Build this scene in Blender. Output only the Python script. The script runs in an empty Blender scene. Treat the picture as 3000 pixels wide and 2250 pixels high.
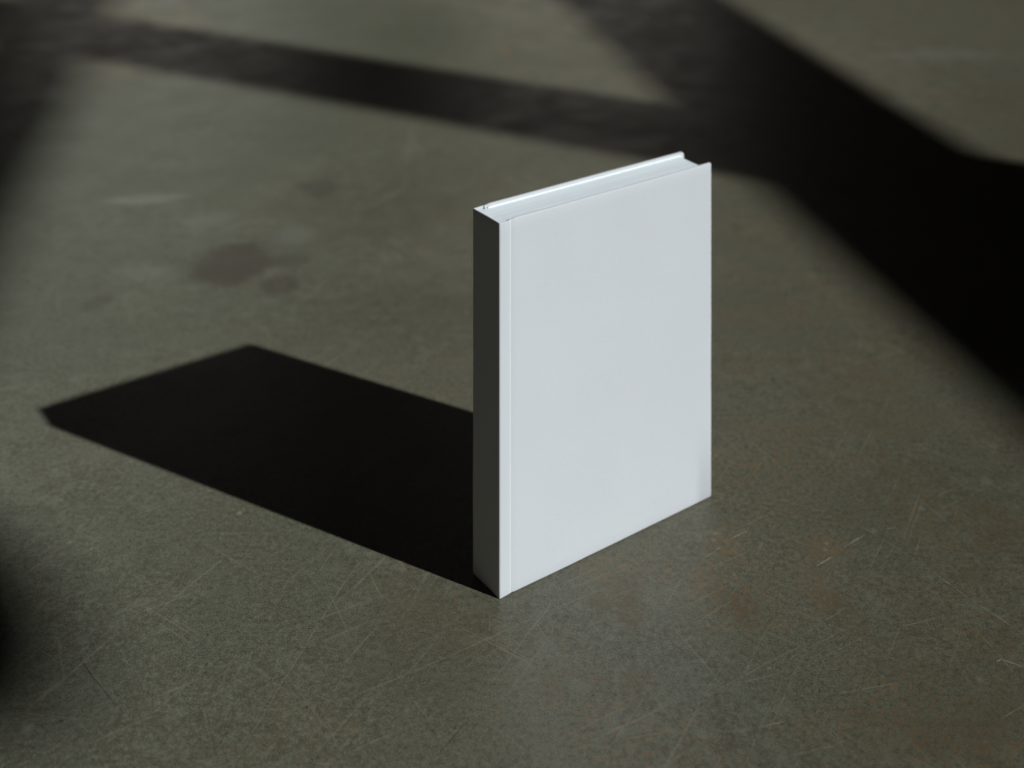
import bpy, bmesh, math, random
from mathutils import Vector, noise

S = bpy.context.scene
COL = S.collection
random.seed(7)

# ---------------------------------------------------------------- camera
CAM_H = 0.5653
cam = bpy.data.cameras.new("camera")
cam.sensor_width = 36.0
cam.lens = 45.24
cam.shift_y = -0.6583            # level camera with a lens shift: the verticals stay parallel
cam.clip_start = 0.02
cam.clip_end = 200
cam.dof.use_dof = True
cam.dof.focus_distance = 0.79
cam.dof.aperture_fstop = 4.8
camo = bpy.data.objects.new("camera", cam)
camo.location = (0, 0, CAM_H)
camo.rotation_euler = (math.radians(90), 0, 0)
COL.objects.link(camo)
S.camera = camo

# ---------------------------------------------------------------- light
w = bpy.data.worlds.new("World")
S.world = w
w.use_nodes = True
bg = w.node_tree.nodes["Background"]
bg.inputs[0].default_value = (1.0, 0.95, 0.86, 1)
bg.inputs[1].default_value = 0.003

sun = bpy.data.lights.new("sun", 'SUN')
sun.energy = 4.0
sun.angle = math.radians(0.75)
sun.color = (0.93, 0.985, 1.0)
suno = bpy.data.objects.new("sun", sun)
SUN_DIR = Vector((0.4405, -0.244, 0.2936)).normalized()     # towards the sun
suno.rotation_euler = SUN_DIR.to_track_quat('Z', 'Y').to_euler()
suno.location = SUN_DIR * 6
COL.objects.link(suno)

# two dim windows far behind the book: a weak sheen on the polished slab
def area_lamp(name, x, wd, e, y=9.0, z=1.65, rz=0.0):
    l = bpy.data.lights.new(name, 'AREA')
    l.shape = 'RECTANGLE'; l.size = wd; l.size_y = 1.3
    l.energy = e; l.color = (1.0, 0.95, 0.84)
    o = bpy.data.objects.new(name, l)
    o.location = (x, y, z)
    o.rotation_euler = (math.radians(-90), 0, rz)      # faces the slab and the camera
    COL.objects.link(o)
area_lamp("far_window_light", -2.5, 1.7, 6.2)
area_lamp("far_window_light", 0.5, 1.6, 5.2)
# added fill lamp low on the left, no window there, greys the spine
area_lamp("spine_fill_light", -4.9, 1.5, 6.6, -2.65, 0.75, math.atan2(3.47, 4.9) + math.radians(90))

S.view_settings.view_transform = 'Standard'
S.view_settings.look = 'None'
S.view_settings.exposure = 0.0
S.view_settings.gamma = 1.0

D0 = 0.8174                      # camera to the near corner of the book
W, T, H = 0.1856, 0.0310, 0.2400  # width, thickness and height of the book

# ---------------------------------------------------------------- helpers
def fl(px, py):
    """a point of the floor, measured off the photograph (in metres)"""
    D = CAM_H * 3770.0 / (py + 850.0)
    return ((px - 1500.0) / 3770.0 * D, D)

def link(name, me, mat=None, parent=None):
    o = bpy.data.objects.new(name, me)
    COL.objects.link(o)
    if mat: me.materials.append(mat)
    if parent: o.parent = parent
    return o

class NT:
    def __init__(s, tree): s.t = tree
    def n(s, kind, **kw):
        nd = s.t.nodes.new(kind)
        for k, v in kw.items(): setattr(nd, k, v)
        return nd
    def put(s, sock, v):
        if hasattr(v, 'links') or hasattr(v, 'is_output'): s.t.links.new(v, sock)
        else: sock.default_value = v
    def math(s, op, a, b=None, c=None, clamp=False):
        nd = s.n('ShaderNodeMath', operation=op, use_clamp=clamp)
        s.put(nd.inputs[0], a)
        if b is not None: s.put(nd.inputs[1], b)
        if c is not None: s.put(nd.inputs[2], c)
        return nd.outputs[0]
    def vec(s, op, a, b=None, scale=None):
        nd = s.n('ShaderNodeVectorMath', operation=op)
        s.put(nd.inputs[0], a)
        if b is not None: s.put(nd.inputs[1], b)
        if scale is not None: s.put(nd.inputs['Scale'], scale)
        return nd.outputs[1] if op in ('LENGTH', 'DOT_PRODUCT', 'DISTANCE') else nd.outputs[0]
    def noise(s, co, scale, detail=4, rough=0.55, color=False, dist=0.0):
        nd = s.n('ShaderNodeTexNoise')
        s.put(nd.inputs['Vector'], co)
        nd.inputs['Scale'].default_value = scale
        nd.inputs['Detail'].default_value = detail
        nd.inputs['Roughness'].default_value = rough
        nd.inputs['Distortion'].default_value = dist
        return nd.outputs['Color'] if color else nd.outputs['Fac']
    def mapr(s, v, a, b, c=0.0, d=1.0, smooth=True):
        nd = s.n('ShaderNodeMapRange')
        if smooth: nd.interpolation_type = 'SMOOTHSTEP'
        s.put(nd.inputs[0], v)
        for i, x in enumerate((a, b, c, d)): nd.inputs[i + 1].default_value = x
        return nd.outputs[0]
    def mapping(s, co, loc=(0, 0, 0), rot=0.0, scale=(1, 1, 1)):
        nd = s.n('ShaderNodeMapping')
        s.put(nd.inputs[0], co)
        nd.inputs['Location'].default_value = loc
        nd.inputs['Rotation'].default_value = (0, 0, rot)
        nd.inputs['Scale'].default_value = scale
        return nd.outputs[0]
    def mix(s, fac, a, b, blend='MIX'):
        nd = s.n('ShaderNodeMix', data_type='RGBA', blend_type=blend)
        s.put(nd.inputs[0], fac)
        s.put(nd.inputs[6], a)
        s.put(nd.inputs[7], b)
        return nd.outputs[2]

def new_mat(name):
    m = bpy.data.materials.new(name)
    m.use_nodes = True
    t = NT(m.node_tree)
    return m, t, m.node_tree.nodes["Principled BSDF"]

# ---------------------------------------------------------------- concrete
def concrete():
    m, t, bsdf = new_mat("worn_concrete")
    tc = t.n('ShaderNodeTexCoord')
    P = tc.outputs['Object']
    # broad clouding
    wob = t.vec('SCALE', t.vec('SUBTRACT', t.noise(P, 2.2, 2, color=True), (0.5, 0.5, 0.5)), scale=0.25)
    Pw = t.vec('ADD', P, wob)
    big = t.noise(Pw, 2.6, 4, 0.55)
    mid = t.noise(t.mapping(Pw, (3, 1, 0), 0.5), 15, 5, 0.65)
    small = t.noise(t.mapping(P, (7, 3, 0)), 270, 4, 0.66)
    fine = t.noise(P, 900, 2, 0.7)
    sep = t.n('ShaderNodeSeparateXYZ'); t.put(sep.inputs[0], P)
    col = t.mix(t.mapr(big, 0.34, 0.68), (0.091, 0.092, 0.064, 1), (0.126, 0.125, 0.090, 1))
    col = t.mix(t.mapr(mid, 0.38, 0.64, 0, 0.68), col, (0.080, 0.075, 0.050, 1))
    # cool and warm drift over the slab
    warm = t.mapr(t.math('ADD', sep.outputs[0], t.math('MULTIPLY', big, 0.5)), -0.15, 0.65)
    col = t.mix(t.math('MULTIPLY', warm, 0.40), col, (0.140, 0.126, 0.086, 1))
    cool = t.mapr(t.math('ADD', sep.outputs[0], t.math('MULTIPLY', big, 0.4)), 0.1, -0.35)
    col = t.mix(t.math('MULTIPLY', cool, 0.28), col, (0.105, 0.122, 0.110, 1))
    # pale and dark mottle a few millimetres wide, in patches
    patch = t.mapr(mid, 0.36, 0.60, 0.35, 1.0)
    col = t.mix(t.math('MULTIPLY', t.mapr(small, 0.48, 0.66), t.math('MULTIPLY', patch, 0.50)), col, (0.182, 0.186, 0.145, 1))
    col = t.mix(t.mapr(small, 0.50, 0.36, 0.0, 0.62), col, (0.058, 0.055, 0.040, 1))
    col = t.mix(t.mapr(fine, 0.50, 0.70, 0.0, 0.62), col, (0.200, 0.192, 0.150, 1))
    col = t.mix(t.mapr(fine, 0.50, 0.32, 0.0, 0.62), col, (0.050, 0.048, 0.036, 1))
    mott = t.noise(t.mapping(P, (2, 6, 0)), 72, 5, 0.70, dist=0.25)
    pt2 = t.mapr(t.noise(P, 8, 3, 0.6), 0.38, 0.62, 0.2, 1.0)
    col = t.mix(t.math('MULTIPLY', t.mapr(mott, 0.50, 0.66), t.math('MULTIPLY', pt2, 0.38)), col, (0.168, 0.174, 0.138, 1))
    col = t.mix(t.math('MULTIPLY', t.mapr(mott, 0.48, 0.34), t.math('MULTIPLY', pt2, 0.50)), col, (0.064, 0.058, 0.040, 1))
    pit = t.mapr(t.noise(t.mapping(P, (8, 1, 0)), 330, 1, 0.5), 0.275, 0.235)
    col = t.mix(t.math('MULTIPLY', pit, 0.75), col, (0.028, 0.026, 0.020, 1))
    # rusty flecks, mostly on the right
    rust = t.noise(t.mapping(P, (5, 2, 0)), 210, 4, 0.75)
    rp = t.math('MULTIPLY', t.mapr(rust, 0.50, 0.62),
                t.math('MULTIPLY', t.mapr(sep.outputs[0], -0.25, 0.22, 0.12, 1.0), t.mapr(t.noise(t.mapping(P, (2, 8, 0)), 11, 4, 0.6), 0.40, 0.62)))
    col = t.mix(t.math('MULTIPLY', rp, 0.75), col, (0.185, 0.116, 0.056, 1))

    # stains with their own shapes: (px, py, radius x, radius y, amount, colour)
    rg1 = t.math('SUBTRACT', t.noise(P, 34, 4, 0.6), 0.5)
    rg2 = t.math('SUBTRACT', small, 0.5)
    def blotch(col, px, py, rx, ry, amt, c, rag=0.5, soft=0.35, broken=0.0):
        x, y = fl(px, py)
        d = t.vec('LENGTH', t.mapping(P, (-x / rx, -y / ry, 0), 0, (1 / rx, 1 / ry, 0)))
        d = t.math('MULTIPLY_ADD', rg1 if min(rx, ry) > 0.009 else rg2, rag * 4, d)
        f = t.mapr(d, 1.0 + soft, 1.0 - soft, 0.0, amt)
        if broken: f = t.math('MULTIPLY', f, t.mapr(rust, 0.40, 0.60, 1 - broken, 1.0))
        return t.mix(f, col, c)
    BR = (0.056, 0.048, 0.037, 1)
    RU = (0.160, 0.112, 0.062, 1)
    DR = (0.105, 0.074, 0.040, 1)
    col = blotch(col, 680, 772, 0.039, 0.050, 0.72, BR, 0.18, 0.28)
    col = blotch(col, 815, 835, 0.020, 0.019, 0.65, BR, 0.22, 0.40)
    col = blotch(col, 840, 760, 0.022, 0.018, 0.45, BR, 0.5, 0.5)
    col = blotch(col, 285, 890, 0.014, 0.018, 0.35, BR)
    col = blotch(col, 935, 545, 0.022, 0.030, 0.45, BR)
    col = blotch(col, 1100, 600, 0.10, 0.10, 0.30, BR, 0.8, 0.8)
    col = blotch(col, 1150, 900, 0.09, 0.07, 0.25, BR, 0.8, 0.8)
    col = blotch(col, -60, 140, 0.16, 0.36, 0.80, (0.27, 0.205, 0.10, 1), 0.4, 0.6)
    col = blotch(col, 440, 120, 0.05, 0.17, 0.40, (0.20, 0.125, 0.070, 1), 0.5, 0.8)
    col = blotch(col, 1240, 100, 0.07, 0.16, 0.55, (0.080, 0.084, 0.058, 1), 0.9, 0.6)
    col = blotch(col, 1480, 148, 0.008, 0.016, 0.5, (0.26, 0.12, 0.07, 1), 0.2, 0.6)
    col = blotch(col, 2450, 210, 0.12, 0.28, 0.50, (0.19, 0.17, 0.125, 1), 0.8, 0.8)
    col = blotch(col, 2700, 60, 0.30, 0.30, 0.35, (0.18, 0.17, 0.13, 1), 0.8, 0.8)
    col = blotch(col, 1240, 1880, 0.05, 0.05, 0.28, (0.080, 0.076, 0.052, 1), 0.7, 0.6)
    col = blotch(col, 2560, 1190, 0.05, 0.05, 0.30, (0.130, 0.098, 0.060, 1), 0.8, 0.6)
    col = blotch(col, 2720, 1500, 0.07, 0.06, 0.28, (0.080, 0.066, 0.036, 1), 0.8, 0.8)
    col = blotch(col, 2860, 2000, 0.06, 0.06, 0.22, (0.085, 0.066, 0.038, 1), 0.8, 0.8)
    for (px, py, rx, ry, am, c) in ((2110, 1590, .015, .015, .6, RU), (2430, 1600, .014, .015, .6, RU), (1790, 1745, .016, .018, .55, DR),
             (1845, 1805, .008, .012, .7, DR), (2180, 1800, .009, .014, .7, DR), (2130, 1755, .016, .012, .6, DR), (1855, 2005, .007, .012, .7, DR),
             (2075, 1705, .010, .016, .6, RU), (2395, 1725, .010, .016, .6, RU), (2440, 1770, .014, .012, .5, DR), (1750, 1670, .012, .012, .4, RU),
             (1620, 2005, .008, .010, .5, DR), (2515, 1860, .010, .010, .5, DR), (2800, 2140, .03, .02, .5, DR), (2900, 1540, .02, .02, .5, DR)):
        col = blotch(col, px, py, rx, ry, am, c, 0.8, 0.7, 0.8)
    for (px, py, rx, ry, am) in ((400, 588, .035, .008, .45), (480, 575, .03, .007, .4), (600, 645, .03, .02, .14),
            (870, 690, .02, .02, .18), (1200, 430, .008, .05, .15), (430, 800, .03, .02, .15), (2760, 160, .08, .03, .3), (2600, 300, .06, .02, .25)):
        col = blotch(col, px, py, rx, ry, am, (0.23, 0.235, 0.20, 1), 0.6, 0.6)
    PALE = (0.34, 0.335, 0.28, 1)
    for (px, py, r, a) in ((702, 1503, 0.0015, 0.8), (205, 1588, 0.0017, 0.5), (268, 1608, 0.0010, 0.5), (899, 1957, 0.0014, 0.3),
                           (912, 2104, 0.0011, 0.35), (1192, 2080, 0.0013, 0.4), (80, 2135, 0.0030, 0.4), (2560, 1555, 0.0022, 0.35),
                           (2870, 1990, 0.0018, 0.35), (2095, 1563, 0.0012, 0.6), (2090, 1582, 0.0012, 0.6), (2421, 1592, 0.0012, 0.6),
                           (2418, 1610, 0.0014, 0.5), (2255, 1958, 0.0011, 0.4), (2585, 1982, 0.0010, 0.4), (2152, 1683, 0.0009, 0.4),
                           (2890, 1410, 0.004, 0.3), (2700, 1490, 0.002, 0.4)):
        col = blotch(col, px, py, r, r * 1.2, a * 0.5, PALE, 0.7, 0.6)
    for (px, py, r, q) in ((702, 2168, 0.0008, .6), (180, 2112, 0.0014, .7), (1268, 2141, 0.0007, .6), (984, 2164, 0.0007, .6),
                        (470, 1340, 0.009, .5), (675, 1265, 0.010, .6), (640, 1402, 0.006, .6)):
        col = blotch(col, px, py, r, r * 0.8, q, (0.030, 0.028, 0.022, 1), 0.4, 0.5)
    # the old ring left by a can
    x, y = fl(2085, 385)
    d = t.vec('LENGTH', t.vec('SUBTRACT', P, (x, y, 0)))
    ring = t.mapr(t.math('ABSOLUTE', t.math('SUBTRACT', d, 0.040)), 0.014, 0.002, 0.0, 0.45)
    col = t.mix(ring, col, (0.30, 0.29, 0.24, 1))

    Ps = t.vec('ADD', P, t.vec('SCALE', t.vec('SUBTRACT', t.noise(P, 22, 2, color=True), (0.5, 0.5, 0.5)), scale=0.0042))
    # faint hairlines running every way
    hair = None
    for k, (rot, off, lo) in enumerate(((-0.55, 1.3, .67), (0.62, 4.1, .68), (-1.05, 7.7, .66), (1.15, 2.9, .68))):
        q = t.mapping(t.mapping(Ps, (off, off * 2.1, 0), rot), (0, 0, off), 0, (7, 420, 1))
        h = t.mapr(t.noise(q, 1.0, 1, 0.5), lo, lo + 0.07)
        hair = h if hair is None else t.math('MAXIMUM', hair, h)
    hair = t.math('MULTIPLY', hair, t.mapr(t.noise(P, 16, 2), 0.42, 0.60, 0.15, 1.0))
    col = t.mix(t.math('MULTIPLY', hair, 0.24), col, (0.27, 0.25, 0.19, 1))

    t.put(bsdf.inputs['Base Color'], t.mix(1.0, col, (0.95, 0.935, 0.91, 1), 'MULTIPLY'))
    t.put(bsdf.inputs['Roughness'], t.mapr(mid, 0.3, 0.7, 0.37, 0.47))
    bsdf.inputs['Diffuse Roughness'].default_value = 0.9
    bsdf.inputs['Specular IOR Level'].default_value = 0.35
    hgt = t.math('ADD', t.math('MULTIPLY', small, 0.5), t.math('MULTIPLY', fine, 0.25))
    hgt = t.math('SUBTRACT', hgt, t.math('MULTIPLY', hair, 0.25))
    bp = t.n('ShaderNodeBump')
    bp.inputs['Strength'].default_value = 0.15
    bp.inputs['Distance'].default_value = 0.0004
    t.put(bp.inputs['Height'], hgt)
    t.put(bsdf.inputs['Normal'], bp.outputs[0])
    return m

# ---------------------------------------------------------------- book materials
def cover_cloth():
    m, t, bsdf = new_mat("white_book_cloth")
    P = t.n('ShaderNodeTexCoord').outputs['Object']
    grain = t.noise(P, 1500, 3, 0.75)
    weave = t.noise(t.mapping(P, scale=(1, 1, 3.0)), 900, 2, 0.6)
    cloud = t.noise(P, 16, 4, 0.5)
    col = t.mix(t.mapr(cloud, 0.35, 0.65), (0.642, 0.650, 0.672, 1), (0.650, 0.663, 0.676, 1))
    col = t.mix(t.mapr(grain, 0.40, 0.70, 0.0, 0.32), col, (0.50, 0.51, 0.53, 1))
    # greyer patch at the lower fore-edge corner
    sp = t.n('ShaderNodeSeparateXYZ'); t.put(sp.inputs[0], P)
    corner_grey = t.math('MULTIPLY', t.mapr(t.math('MULTIPLY_ADD', cloud, 0.004, sp.outputs[0]), W - 0.0165, W - 0.006), t.mapr(t.math('MULTIPLY_ADD', cloud, 0.03, sp.outputs[2]), 0.075, 0.012))
    col = t.mix(t.math('MULTIPLY', corner_grey, 0.42), col, (0.36, 0.37, 0.38, 1))
    speck = t.mapr(t.noise(t.mapping(P, (3, 3, 3)), 420, 1, 0.5), 0.785, 0.80)
    col = t.mix(t.math('MULTIPLY', speck, 0.35), col, (0.25, 0.25, 0.25, 1))
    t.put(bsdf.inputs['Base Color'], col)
    bsdf.inputs['Roughness'].default_value = 0.62
    bsdf.inputs['Diffuse Roughness'].default_value = 0.4
    bsdf.inputs['Specular IOR Level'].default_value = 0.35
    bp = t.n('ShaderNodeBump')
    bp.inputs['Strength'].default_value = 0.35
    bp.inputs['Distance'].default_value = 0.00012
    t.put(bp.inputs['Height'], t.math('ADD', t.math('MULTIPLY', grain, 0.6), t.math('MULTIPLY', weave, 0.5)))
    t.put(bsdf.inputs['Normal'], bp.outputs[0])
    return m

def paper(name, c, lines):
    m, t, bsdf = new_mat(name)
    P = t.n('ShaderNodeTexCoord').outputs['Object']
    if lines:
        n = t.noise(t.mapping(P, scale=(14, 2600, 14)), 1.0, 3, 0.6)
        c2 = tuple(x * 0.93 for x in c[:3]) + (1,)
        t.put(bsdf.inputs['Base Color'], t.mix(t.mapr(n, 0.35, 0.65), c, c2))
    else:
        n = t.noise(P, 700, 3)
        c2 = tuple(x * 0.97 for x in c[:3]) + (1,)
        t.put(bsdf.inputs['Base Color'], t.mix(n, c, c2))
    bsdf.inputs['Roughness'].default_value = 0.75
    bsdf.inputs['Specular IOR Level'].default_value = 0.25
    return m

M_FLOOR = concrete()
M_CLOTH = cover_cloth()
M_PAGES = paper("page_edges", (0.90, 0.95, 0.98, 1), True)
M_END = paper("white_endpaper", (0.84, 0.87, 0.86, 1), False)

def painted_steel():
    m, t, bsdf = new_mat("dark_painted_steel")
    P = t.n('ShaderNodeTexCoord').outputs['Object']
    n = t.noise(P, 9, 5)
    t.put(bsdf.inputs['Base Color'], t.mix(n, (0.035, 0.036, 0.036, 1), (0.055, 0.054, 0.050, 1)))
    bsdf.inputs['Roughness'].default_value = 0.55
    return m
M_STEEL = painted_steel()

# ---------------------------------------------------------------- floor
def make_floor():
    bm = bmesh.new()
    n = 60
    R = 14.0
    vs = [[bm.verts.new(((i / n - 0.5) * R, (j / n - 0.5) * R, 0)) for j in range(n + 1)] for i in range(n + 1)]
    for i in range(n):
        for j in range(n):
            bm.faces.new((vs[i][j], vs[i + 1][j], vs[i + 1][j + 1], vs[i][j + 1]))
    me = bpy.data.meshes.new("concrete_floor"); bm.to_mesh(me); bm.free()
    o = link("concrete_floor", me, M_FLOOR)
    o["kind"] = "structure"
    o["label"] = "scratched grey green concrete floor under the white book"
    return o
FLOOR = make_floor()
SCRATCHES = [(1052, 1640, 678, 2250, .9), (727, 1814, 1044, 2250, .65), (920, 2036, 1028, 2077, .9), (0, 2078, 298, 2114, .9),
    (230, 1921, 339, 2063, -.7), (732, 1826, 535, 2240, .55), (176, 1948, 102, 2084, .5), (1500, 2019, 1376, 2060, .6),
    (1047, 1906, 939, 2100, .6), (1187, 2016, 1309, 2179, .5), (997, 1585, 902, 1720, .8), (1078, 1618, 963, 1774, .7),
    (1376, 2107, 1288, 2206, -.8), (825, 1925, 901, 1907, .6), (960, 1901, 995, 1904, 1.0), (1020, 1903, 1186, 1917, .4),
    (671, 2138, 597, 2250, -.6), (225, 2108, 262, 2150, .8), (195, 2150, 220, 2180, .7), (905, 2050, 922, 2090, .8),
    (906, 1975, 909, 1950, .6), (1187, 1690, 1100, 1830, .4), (1260, 1660, 1190, 1800, .35),
    (2490, 1522, 2720, 1668, .6), (2715, 1664, 3010, 1866, .8), (2639, 1834, 2748, 1814, 1.0), (1988, 1854, 2164, 1746, .6),
    (2341, 1868, 2483, 1773, .6), (1695, 1815, 1835, 1725, .5), (2062, 1634, 2112, 1602, 1.2), (2135, 1582, 2190, 1556, 1.2),
    (2390, 1660, 2440, 1630, 1.2), (2460, 1612, 2535, 1566, 1.2), (2172, 2004, 2280, 1974, .7), (2420, 2037, 2666, 1995, .7),
    (1771, 2180, 1947, 2146, .6), (1717, 2118, 1825, 2078, .6), (2185, 2136, 2310, 2112, .9), (2937, 2105, 3000, 2064, .8),
    (2918, 1940, 2936, 1932, 1.2), (2936, 1932, 3000, 1955, 1.1), (2585, 1552, 2625, 1546, 1.0), (2700, 1570, 2680, 1625, .6),
    (1740, 1775, 1745, 1815, .8), (2068, 1815, 2074, 1840, .9), (2398, 1840, 2402, 1862, .9), (2300, 2220, 2470, 2180, .5),
    (2600, 1700, 2640, 1760, .4), (2400, 2100, 2520, 2230, .5), (2690, 2000, 2760, 2060, -.4), (2860, 1850, 2990, 1990, .5),
    (370, 590, 500, 572, 1.1), (1190, 360, 1260, 520, .45), (1500, 2010, 1620, 1975, .5), (0, 2120, 180, 2110, .5)]

def scratch_mat(name, c):
    """scored concrete: pale or dark dust that is broken up along the line"""
    m, t, bsdf = new_mat(name)
    P = t.n('ShaderNodeTexCoord').outputs['Object']
    at = t.n('ShaderNodeAttribute', attribute_name="strength").outputs['Fac']
    t.put(bsdf.inputs['Base Color'], c)
    bsdf.inputs['Roughness'].default_value = 0.8
    br = t.mapr(t.noise(P, 150, 4, 0.7), 0.34, 0.60, 0.25, 1.0)
    t.put(bsdf.inputs['Alpha'], t.math('MULTIPLY', br, at, clamp=True))
    return m

def make_scratches():
    """thin scored lines, traced where they lie on the slab, a hair above its surface"""
    for pale in (True, False):
        bm = bmesh.new()
        lay = bm.verts.layers.float.new("strength")
        for idx, (x0, y0, x1, y1, s_) in enumerate(SCRATCHES):
            if (s_ > 0) != pale: continue
            a = Vector(fl(x0, y0)); b = Vector(fl(x1, y1))
            d = b - a; ln = d.length; d.normalize(); nrm = Vector((-d.y, d.x))
            wid = 0.00042 * (a.y / 0.8) * (1.6 if abs(s_) > 1 else 1.0) * (3 if a.y > 1.4 else 1)
            n = max(8, int(ln / 0.004)); prev = None
            bend = random.uniform(-.012, .012) * ln
            for k in range(n + 1):
                u = k / n
                p = a + d * ln * u + nrm * (bend * 4 * u * (1 - u) + 0.0009 * noise.noise(Vector((u * ln * 40, idx * 7.3, 0))))
                wv = wid * (0.75 + 0.6 * noise.noise(Vector((u * ln * 90, idx * 3.1, 4))))
                e = min(1, 6 * u * (1 - u)) * 0.85 + 0.1
                row = []
                for side, f in ((-1.6, 0.0), (0, 1.0), (1.6, 0.0)):
                    v = bm.verts.new((p.x + nrm.x * wv * side, p.y + nrm.y * wv * side, 0.00012 + 0.000004 * (idx % 20)))
                    v[lay] = f * e * abs(s_) * 0.72
                    row.append(v)
                if prev:
                    for q in (0, 1): bm.faces.new((prev[q], row[q], row[q + 1], prev[q + 1]))
                prev = row
        bmesh.ops.recalc_face_normals(bm, faces=bm.faces)
        me = bpy.data.meshes.new("scratches"); bm.to_mesh(me); bm.free()
        o = link("scratches", me, M_SCR if pale else M_SCRD, FLOOR)
        o["kind"] = "stuff"
        o["label"] = "fine pale scratches scored in the concrete" if pale else "dark hairline scratches in the concrete"
M_SCR = scratch_mat("pale_scratch", (0.33, 0.31, 0.23, 1))
M_SCRD = scratch_mat("dark_scratch", (0.045, 0.045, 0.035, 1))
make_scratches()

# ---------------------------------------------------------------- window frame that casts the bars of shade
WN = Vector((0.98, 0.2, 0)).normalized()       # out of the wall plane
WD = Vector((0.2, -0.98, 0)).normalized()      # along the wall
N0 = 2.98
def box_on_wall(bm, q0, q1, z0, z1, n0, n1, bev=0.006):
    vs = []
    for q in (q0, q1):
        for nn in (n0, n1):
            for z in (z0, z1):
                p = WN * (N0 + nn) + WD * q + Vector((0, 0, z))
                vs.append(bm.verts.new(p))
    f = [(0, 1, 3, 2), (4, 6, 7, 5), (0, 4, 5, 1), (2, 3, 7, 6), (0, 2, 6, 4), (1, 5, 7, 3)]
    fs = [bm.faces.new([vs[k] for k in x]) for x in f]
    bmesh.ops.recalc_face_normals(bm, faces=fs)
    es = list({e for fc in fs for e in fc.edges})
    bmesh.ops.bevel(bm, geom=es, offset=bev, segments=2, affect='EDGES', profile=0.5)

def window_frame():
    root = bpy.data.objects.new("window_frame", None)
    COL.objects.link(root)
    root["label"] = "dark steel window frame whose bars shade the floor behind the book"
    root["category"] = "window"
    root["kind"] = "structure"
    mull = (-1.30, 0.435, 2.17)
    for q in mull:
        bm = bmesh.new()
        box_on_wall(bm, q - 0.11, q + 0.11, 0.0, 3.75, -0.05, 0.05)
        me = bpy.data.meshes.new("mullion"); bm.to_mesh(me); bm.free()
        link("mullion", me, M_STEEL, root)
    edges = [-3.0] + list(mull) + [3.9]
    for z, hz in ((0.85, 0.0825), (1.709, 0.0905), (2.555, 0.046), (3.45, 0.0825)):
        for a, b in zip(edges[:-1], edges[1:]):
            bm = bmesh.new()
            q0 = a + (0.112 if a in mull else 0); q1 = b - (0.112 if b in mull else 0)
            box_on_wall(bm, q0, q1, z - hz, z + hz, -0.048, 0.048)
            me = bpy.data.meshes.new("transom"); bm.to_mesh(me); bm.free()
            link("transom", me, M_STEEL, root)
    # unseen disc added under the third transom, shaped for its blob of shade
    bm = bmesh.new()
    c = WN * N0 + WD * 1.87 + Vector((0, 0, 2.468))
    rings = []
    for nn in (-0.03, 0.03):
        rings.append([bm.verts.new(c + WN * nn + WD * (0.105 * math.cos(a)) + Vector((0, 0, 0.085 * math.sin(a))))
                      for a in [k * math.tau / 32 for k in range(32)]])
    for k in range(32):
        bm.faces.new((rings[0][k], rings[0][(k + 1) % 32], rings[1][(k + 1) % 32], rings[1][k]))
    bm.faces.new(rings[0][::-1]); bm.faces.new(rings[1])
    bmesh.ops.recalc_face_normals(bm, faces=bm.faces)
    me = bpy.data.meshes.new("shade_disc"); bm.to_mesh(me); bm.free()
    link("shade_disc", me, M_STEEL, root)
window_frame()

# ---------------------------------------------------------------- the book
book = bpy.data.objects.new("hardcover_book", None)
COL.objects.link(book)
# local x runs along the front cover, y from front to back cover, z up
book.location = (-0.0098 * D0, D0, 0.0)
book.rotation_euler = (0, 0, math.atan2(0.131, 0.1853))
book["label"] = "blank white hardcover book standing upright on the concrete floor"
book["category"] = "book"

BT = 0.0027          # board thickness
GROOVE = 0.0092      # distance of the joint groove from the spine

def section(zb, zt, th, r, nz):
    """closed loop in (across, z): across 0 = outer face, th = inner face"""
    r = min(r, th * 0.49)
    pts = []
    K = 5
    for k in range(nz + 1):                                # outer face going up
        pts.append((0.0, zb + r + (zt - zb - 2 * r) * k / nz))
    for k in range(1, K):
        a = math.pi * k / K
        if k: pts.append((th / 2 - (th / 2) * math.cos(a) if r >= th * 0.48 else None, zt - r + r * math.sin(a)))
    for k in range(nz + 1):
        pts.append((th, zt - r - (zt - zb - 2 * r) * k / nz))
    for k in range(1, K):
        a = math.pi * k / K
        pts.append((th / 2 + (th / 2) * math.cos(a), zb + r - r * math.sin(a)))
    return pts

def loft(name, stations, nz=40):
    """stations: (x, y, nx, ny, zb, zt, th) with n pointing inwards"""
    bm = bmesh.new()
    rows = []
    for (x, y, nx, ny, zb, zt, th) in stations:
        row = []
        for (c, z) in section(zb, zt, th, th * 0.49, nz):
            px, py = x + nx * c, y + ny * c
            # hand-made unevenness, tenths of a millimetre
            q = noise.noise(Vector((px * 28, py * 28, z * 28))) * 0.00020 + noise.noise(Vector((px * 90 + 5, py * 90, z * 70))) * 0.00005
            row.append(bm.verts.new((px + nx * q, py + ny * q, z)))
        rows.append(row)
    m = len(rows[0])
    for a, b in zip(rows[:-1], rows[1:]):
        for k in range(m):
            bm.faces.new((a[k], a[(k + 1) % m], b[(k + 1) % m], b[k]))
    ncap = len(bm.faces)
    for row in (rows[0], rows[-1]):
        # cap as a ladder between outer and inner face
        for k in range(nz):
            bm.faces.new((row[k], row[k + 1], row[nz + 5 + nz - k - 1], row[nz + 5 + nz - k]))
        bm.faces.new(row[nz:nz + 6])
        bm.faces.new(row[2 * nz + 5:] + [row[0]])
    bmesh.ops.recalc_face_normals(bm, faces=bm.faces)
    me = bpy.data.meshes.new(name); bm.to_mesh(me); bm.free()
    for p in me.polygons: p.use_smooth = p.index < ncap
    return me

def smooth01(t):
    t = max(0.0, min(1.0, t)); return t * t * (3 - 2 * t)

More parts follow.
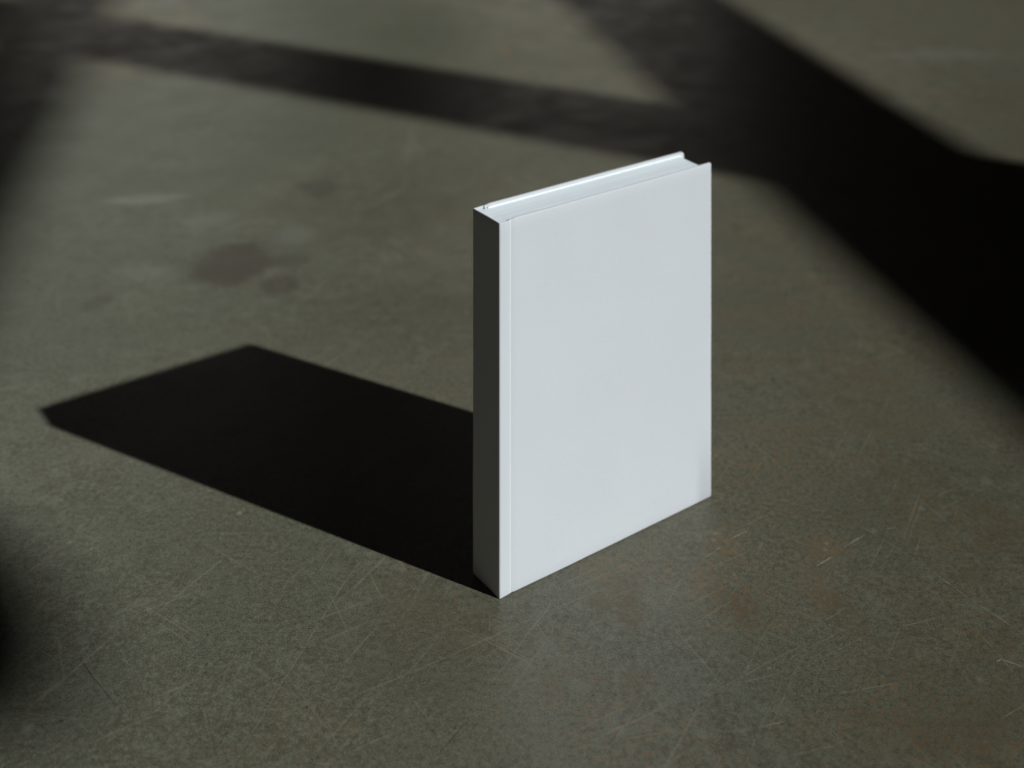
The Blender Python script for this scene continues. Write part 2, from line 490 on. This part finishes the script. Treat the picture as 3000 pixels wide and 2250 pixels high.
def cover_stations(front, rc):
    st = []
    us = [GROOVE - .0012, GROOVE - .0004, GROOVE, GROOVE + .0006, GROOVE + .0012, GROOVE + .0018, GROOVE + .0026, GROOVE + .0036, GROOVE + .0055, GROOVE + .009]
    n = 30
    us += [GROOVE + .009 + (W - rc - GROOVE - .009) * k / n for k in range(1, n + 1)]
    end = [(math.sin(a), 1 - math.cos(a)) for a in [math.pi / 2 * k / 8 for k in range(1, 9)]]
    for u in us:
        k = smooth01((u - GROOVE) / 0.0034)
        dep = 0.00016 * (1 - k) + max(0, GROOVE - u) * 0.35   # tucked under the spine cloth
        #                  # the cloth dips into the joint
        zt = H - 0.0006 * (1 - k); zb = 0.0005 * (1 - k)
        th = BT * (0.72 + 0.28 * k)
        bow = 0.00045 * math.sin(math.pi * min(1, u / W))
        st.append((u, dep, zb, zt, th, -bow))
    for s_, c in end:                              # rounded corners and fore-edge
        u = W - rc + rc * s_
        cut = rc * c
        t_ = (u - (W - 0.0013)) / 0.0013
        th = BT * (math.sqrt(max(0.02, 1 - t_ * t_)) if t_ > 0 else 1.0)
        st.append((u, (BT - th) / 2, cut * 0.5, H - cut, th, 0))
    out = []
    for (u, dep, zb, zt, th, bow) in st:
        if front: out.append((u, dep + bow * 0.5, 0, 1, zb, zt, th))
        else: out.append((u, T - dep - bow * 0.5, 0, -1, zb, zt, th))
    return out

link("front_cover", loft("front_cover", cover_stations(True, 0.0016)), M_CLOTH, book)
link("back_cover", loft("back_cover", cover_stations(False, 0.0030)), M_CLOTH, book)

# spine with both joints, wrapped round two tight corners
def spine_stations():
    st = []
    r = 0.0011
    z_low = 0.0010
    def add(x, y, nx, ny, k):                      # k: 0 on the flat of the spine, 1 at the groove
        st.append((x, y, nx, ny, 0.0004 * k, H - z_low * (1 - 0.3 * k) , 0.0014))
    for k in range(7):
        u = GROOVE - (GROOVE - r) * k / 6
        s_ = smooth01((GROOVE - u) / 0.0030)
        add(u, 0.00016 * (1 - s_), 0, 1, 1 - k / 6)
    for k in range(1, 7):
        a = math.pi / 2 * k / 6
        add(r - r * math.sin(a), r - r * math.cos(a), math.sin(a), math.cos(a), 0)
    for k in range(1, 14):
        y = r + (T - 2 * r) * k / 14
        x = 0.00025 * math.sin(math.pi * k / 14)
        add(x, y, 1, 0, 0)
    for k in range(0, 7):
        a = math.pi / 2 * k / 6
        add(r - r * math.cos(a), T - r + r * math.sin(a), math.cos(a), -math.sin(a), 0)
    for k in range(1, 7):
        u = r + (GROOVE - r) * k / 6
        s_ = smooth01((GROOVE - u) / 0.0030)
        add(u, T - 0.00016 * (1 - s_), 0, -1, k / 6)
    return st
link("spine", loft("spine", spine_stations()), M_CLOTH, book)

# text block: ridged head and tail where the leaves end
def page_block():
    bm = bmesh.new()
    n = 110
    x0, x1 = 0.0022, W - 0.0054
    y0, y1 = BT + 0.0001, T - BT - 0.0001
    zt, zb = H - 0.0030, 0.0030
    prof = []
    for k in range(n + 1):
        y = y0 + (y1 - y0) * k / n
        # the leaves next to the back board stand a little higher, in a soft slope
        lift = 0.0006 * smooth01((k / n - 0.50) / 0.50)
        prof.append((y, random.uniform(-1, 1) * 0.00003 + lift))
    nx = 12
    top = []; bot = []
    for i in range(nx + 1):
        rt = []; rb = []
        for k, (y, dz) in enumerate(prof):
            x = x0 + (x1 - x0) * i / nx
            w_ = noise.noise(Vector((x * 30, k * .6, 0))) * 0.00005
            edge = 0.0
            rt.append(bm.verts.new((x, y, zt + dz + w_)))
            rb.append(bm.verts.new((x, y, zb + dz)))
        top.append(rt); bot.append(rb)
    for i in range(nx):
        for k in range(n):
            bm.faces.new((top[i][k], top[i + 1][k], top[i + 1][k + 1], top[i][k + 1]))
            bm.faces.new((bot[i][k], bot[i][k + 1], bot[i + 1][k + 1], bot[i + 1][k]))
    for k in range(n):
        bm.faces.new((top[0][k], top[0][k + 1], bot[0][k + 1], bot[0][k]))
        bm.faces.new((top[nx][k], bot[nx][k], bot[nx][k + 1], top[nx][k + 1]))
    for i in range(nx):
        bm.faces.new((top[i][0], bot[i][0], bot[i + 1][0], top[i + 1][0]))
        bm.faces.new((top[i][n], top[i + 1][n], bot[i + 1][n], bot[i][n]))
    bmesh.ops.recalc_face_normals(bm, faces=bm.faces)
    me = bpy.data.meshes.new("page_block"); bm.to_mesh(me); bm.free()
    return link("page_block", me, M_PAGES, book)
page_block()

# pasted endpapers on the inside of both boards, short of the turned-in cloth
def endpaper(yc, side):
    bm = bmesh.new()
    x0, x1, z0, z1 = 0.0105, W - 0.0032, 0.0035, H - 0.0016
    th = 0.00018
    ys = (yc, yc + side * th)
    nx, nz = 24, 30
    grids = []
    for y in ys:
        grids.append([[bm.verts.new((x0 + (x1 - x0) * i / nx, y + side * noise.noise(Vector((i, j, 3)) * .3) * .00004, z0 + (z1 - z0) * j / nz))
                       for j in range(nz + 1)] for i in range(nx + 1)])
    for g in grids:
        for i in range(nx):
            for j in range(nz):
                bm.faces.new((g[i][j], g[i + 1][j], g[i + 1][j + 1], g[i][j + 1]))
    a, b = grids
    for i in range(nx):
        for j in (0, nz):
            bm.faces.new((a[i][j], a[i + 1][j], b[i + 1][j], b[i][j]))
    for j in range(nz):
        for i in (0, nx):
            bm.faces.new((a[i][j], a[i][j + 1], b[i][j + 1], b[i][j]))
    bmesh.ops.recalc_face_normals(bm, faces=bm.faces)
    me = bpy.data.meshes.new("endpaper"); bm.to_mesh(me); bm.free()
    link("endpaper", me, M_END, book)
endpaper(T - BT - 0.0001, -1)
endpaper(BT + 0.0001, 1)

S.cycles.use_denoising = True
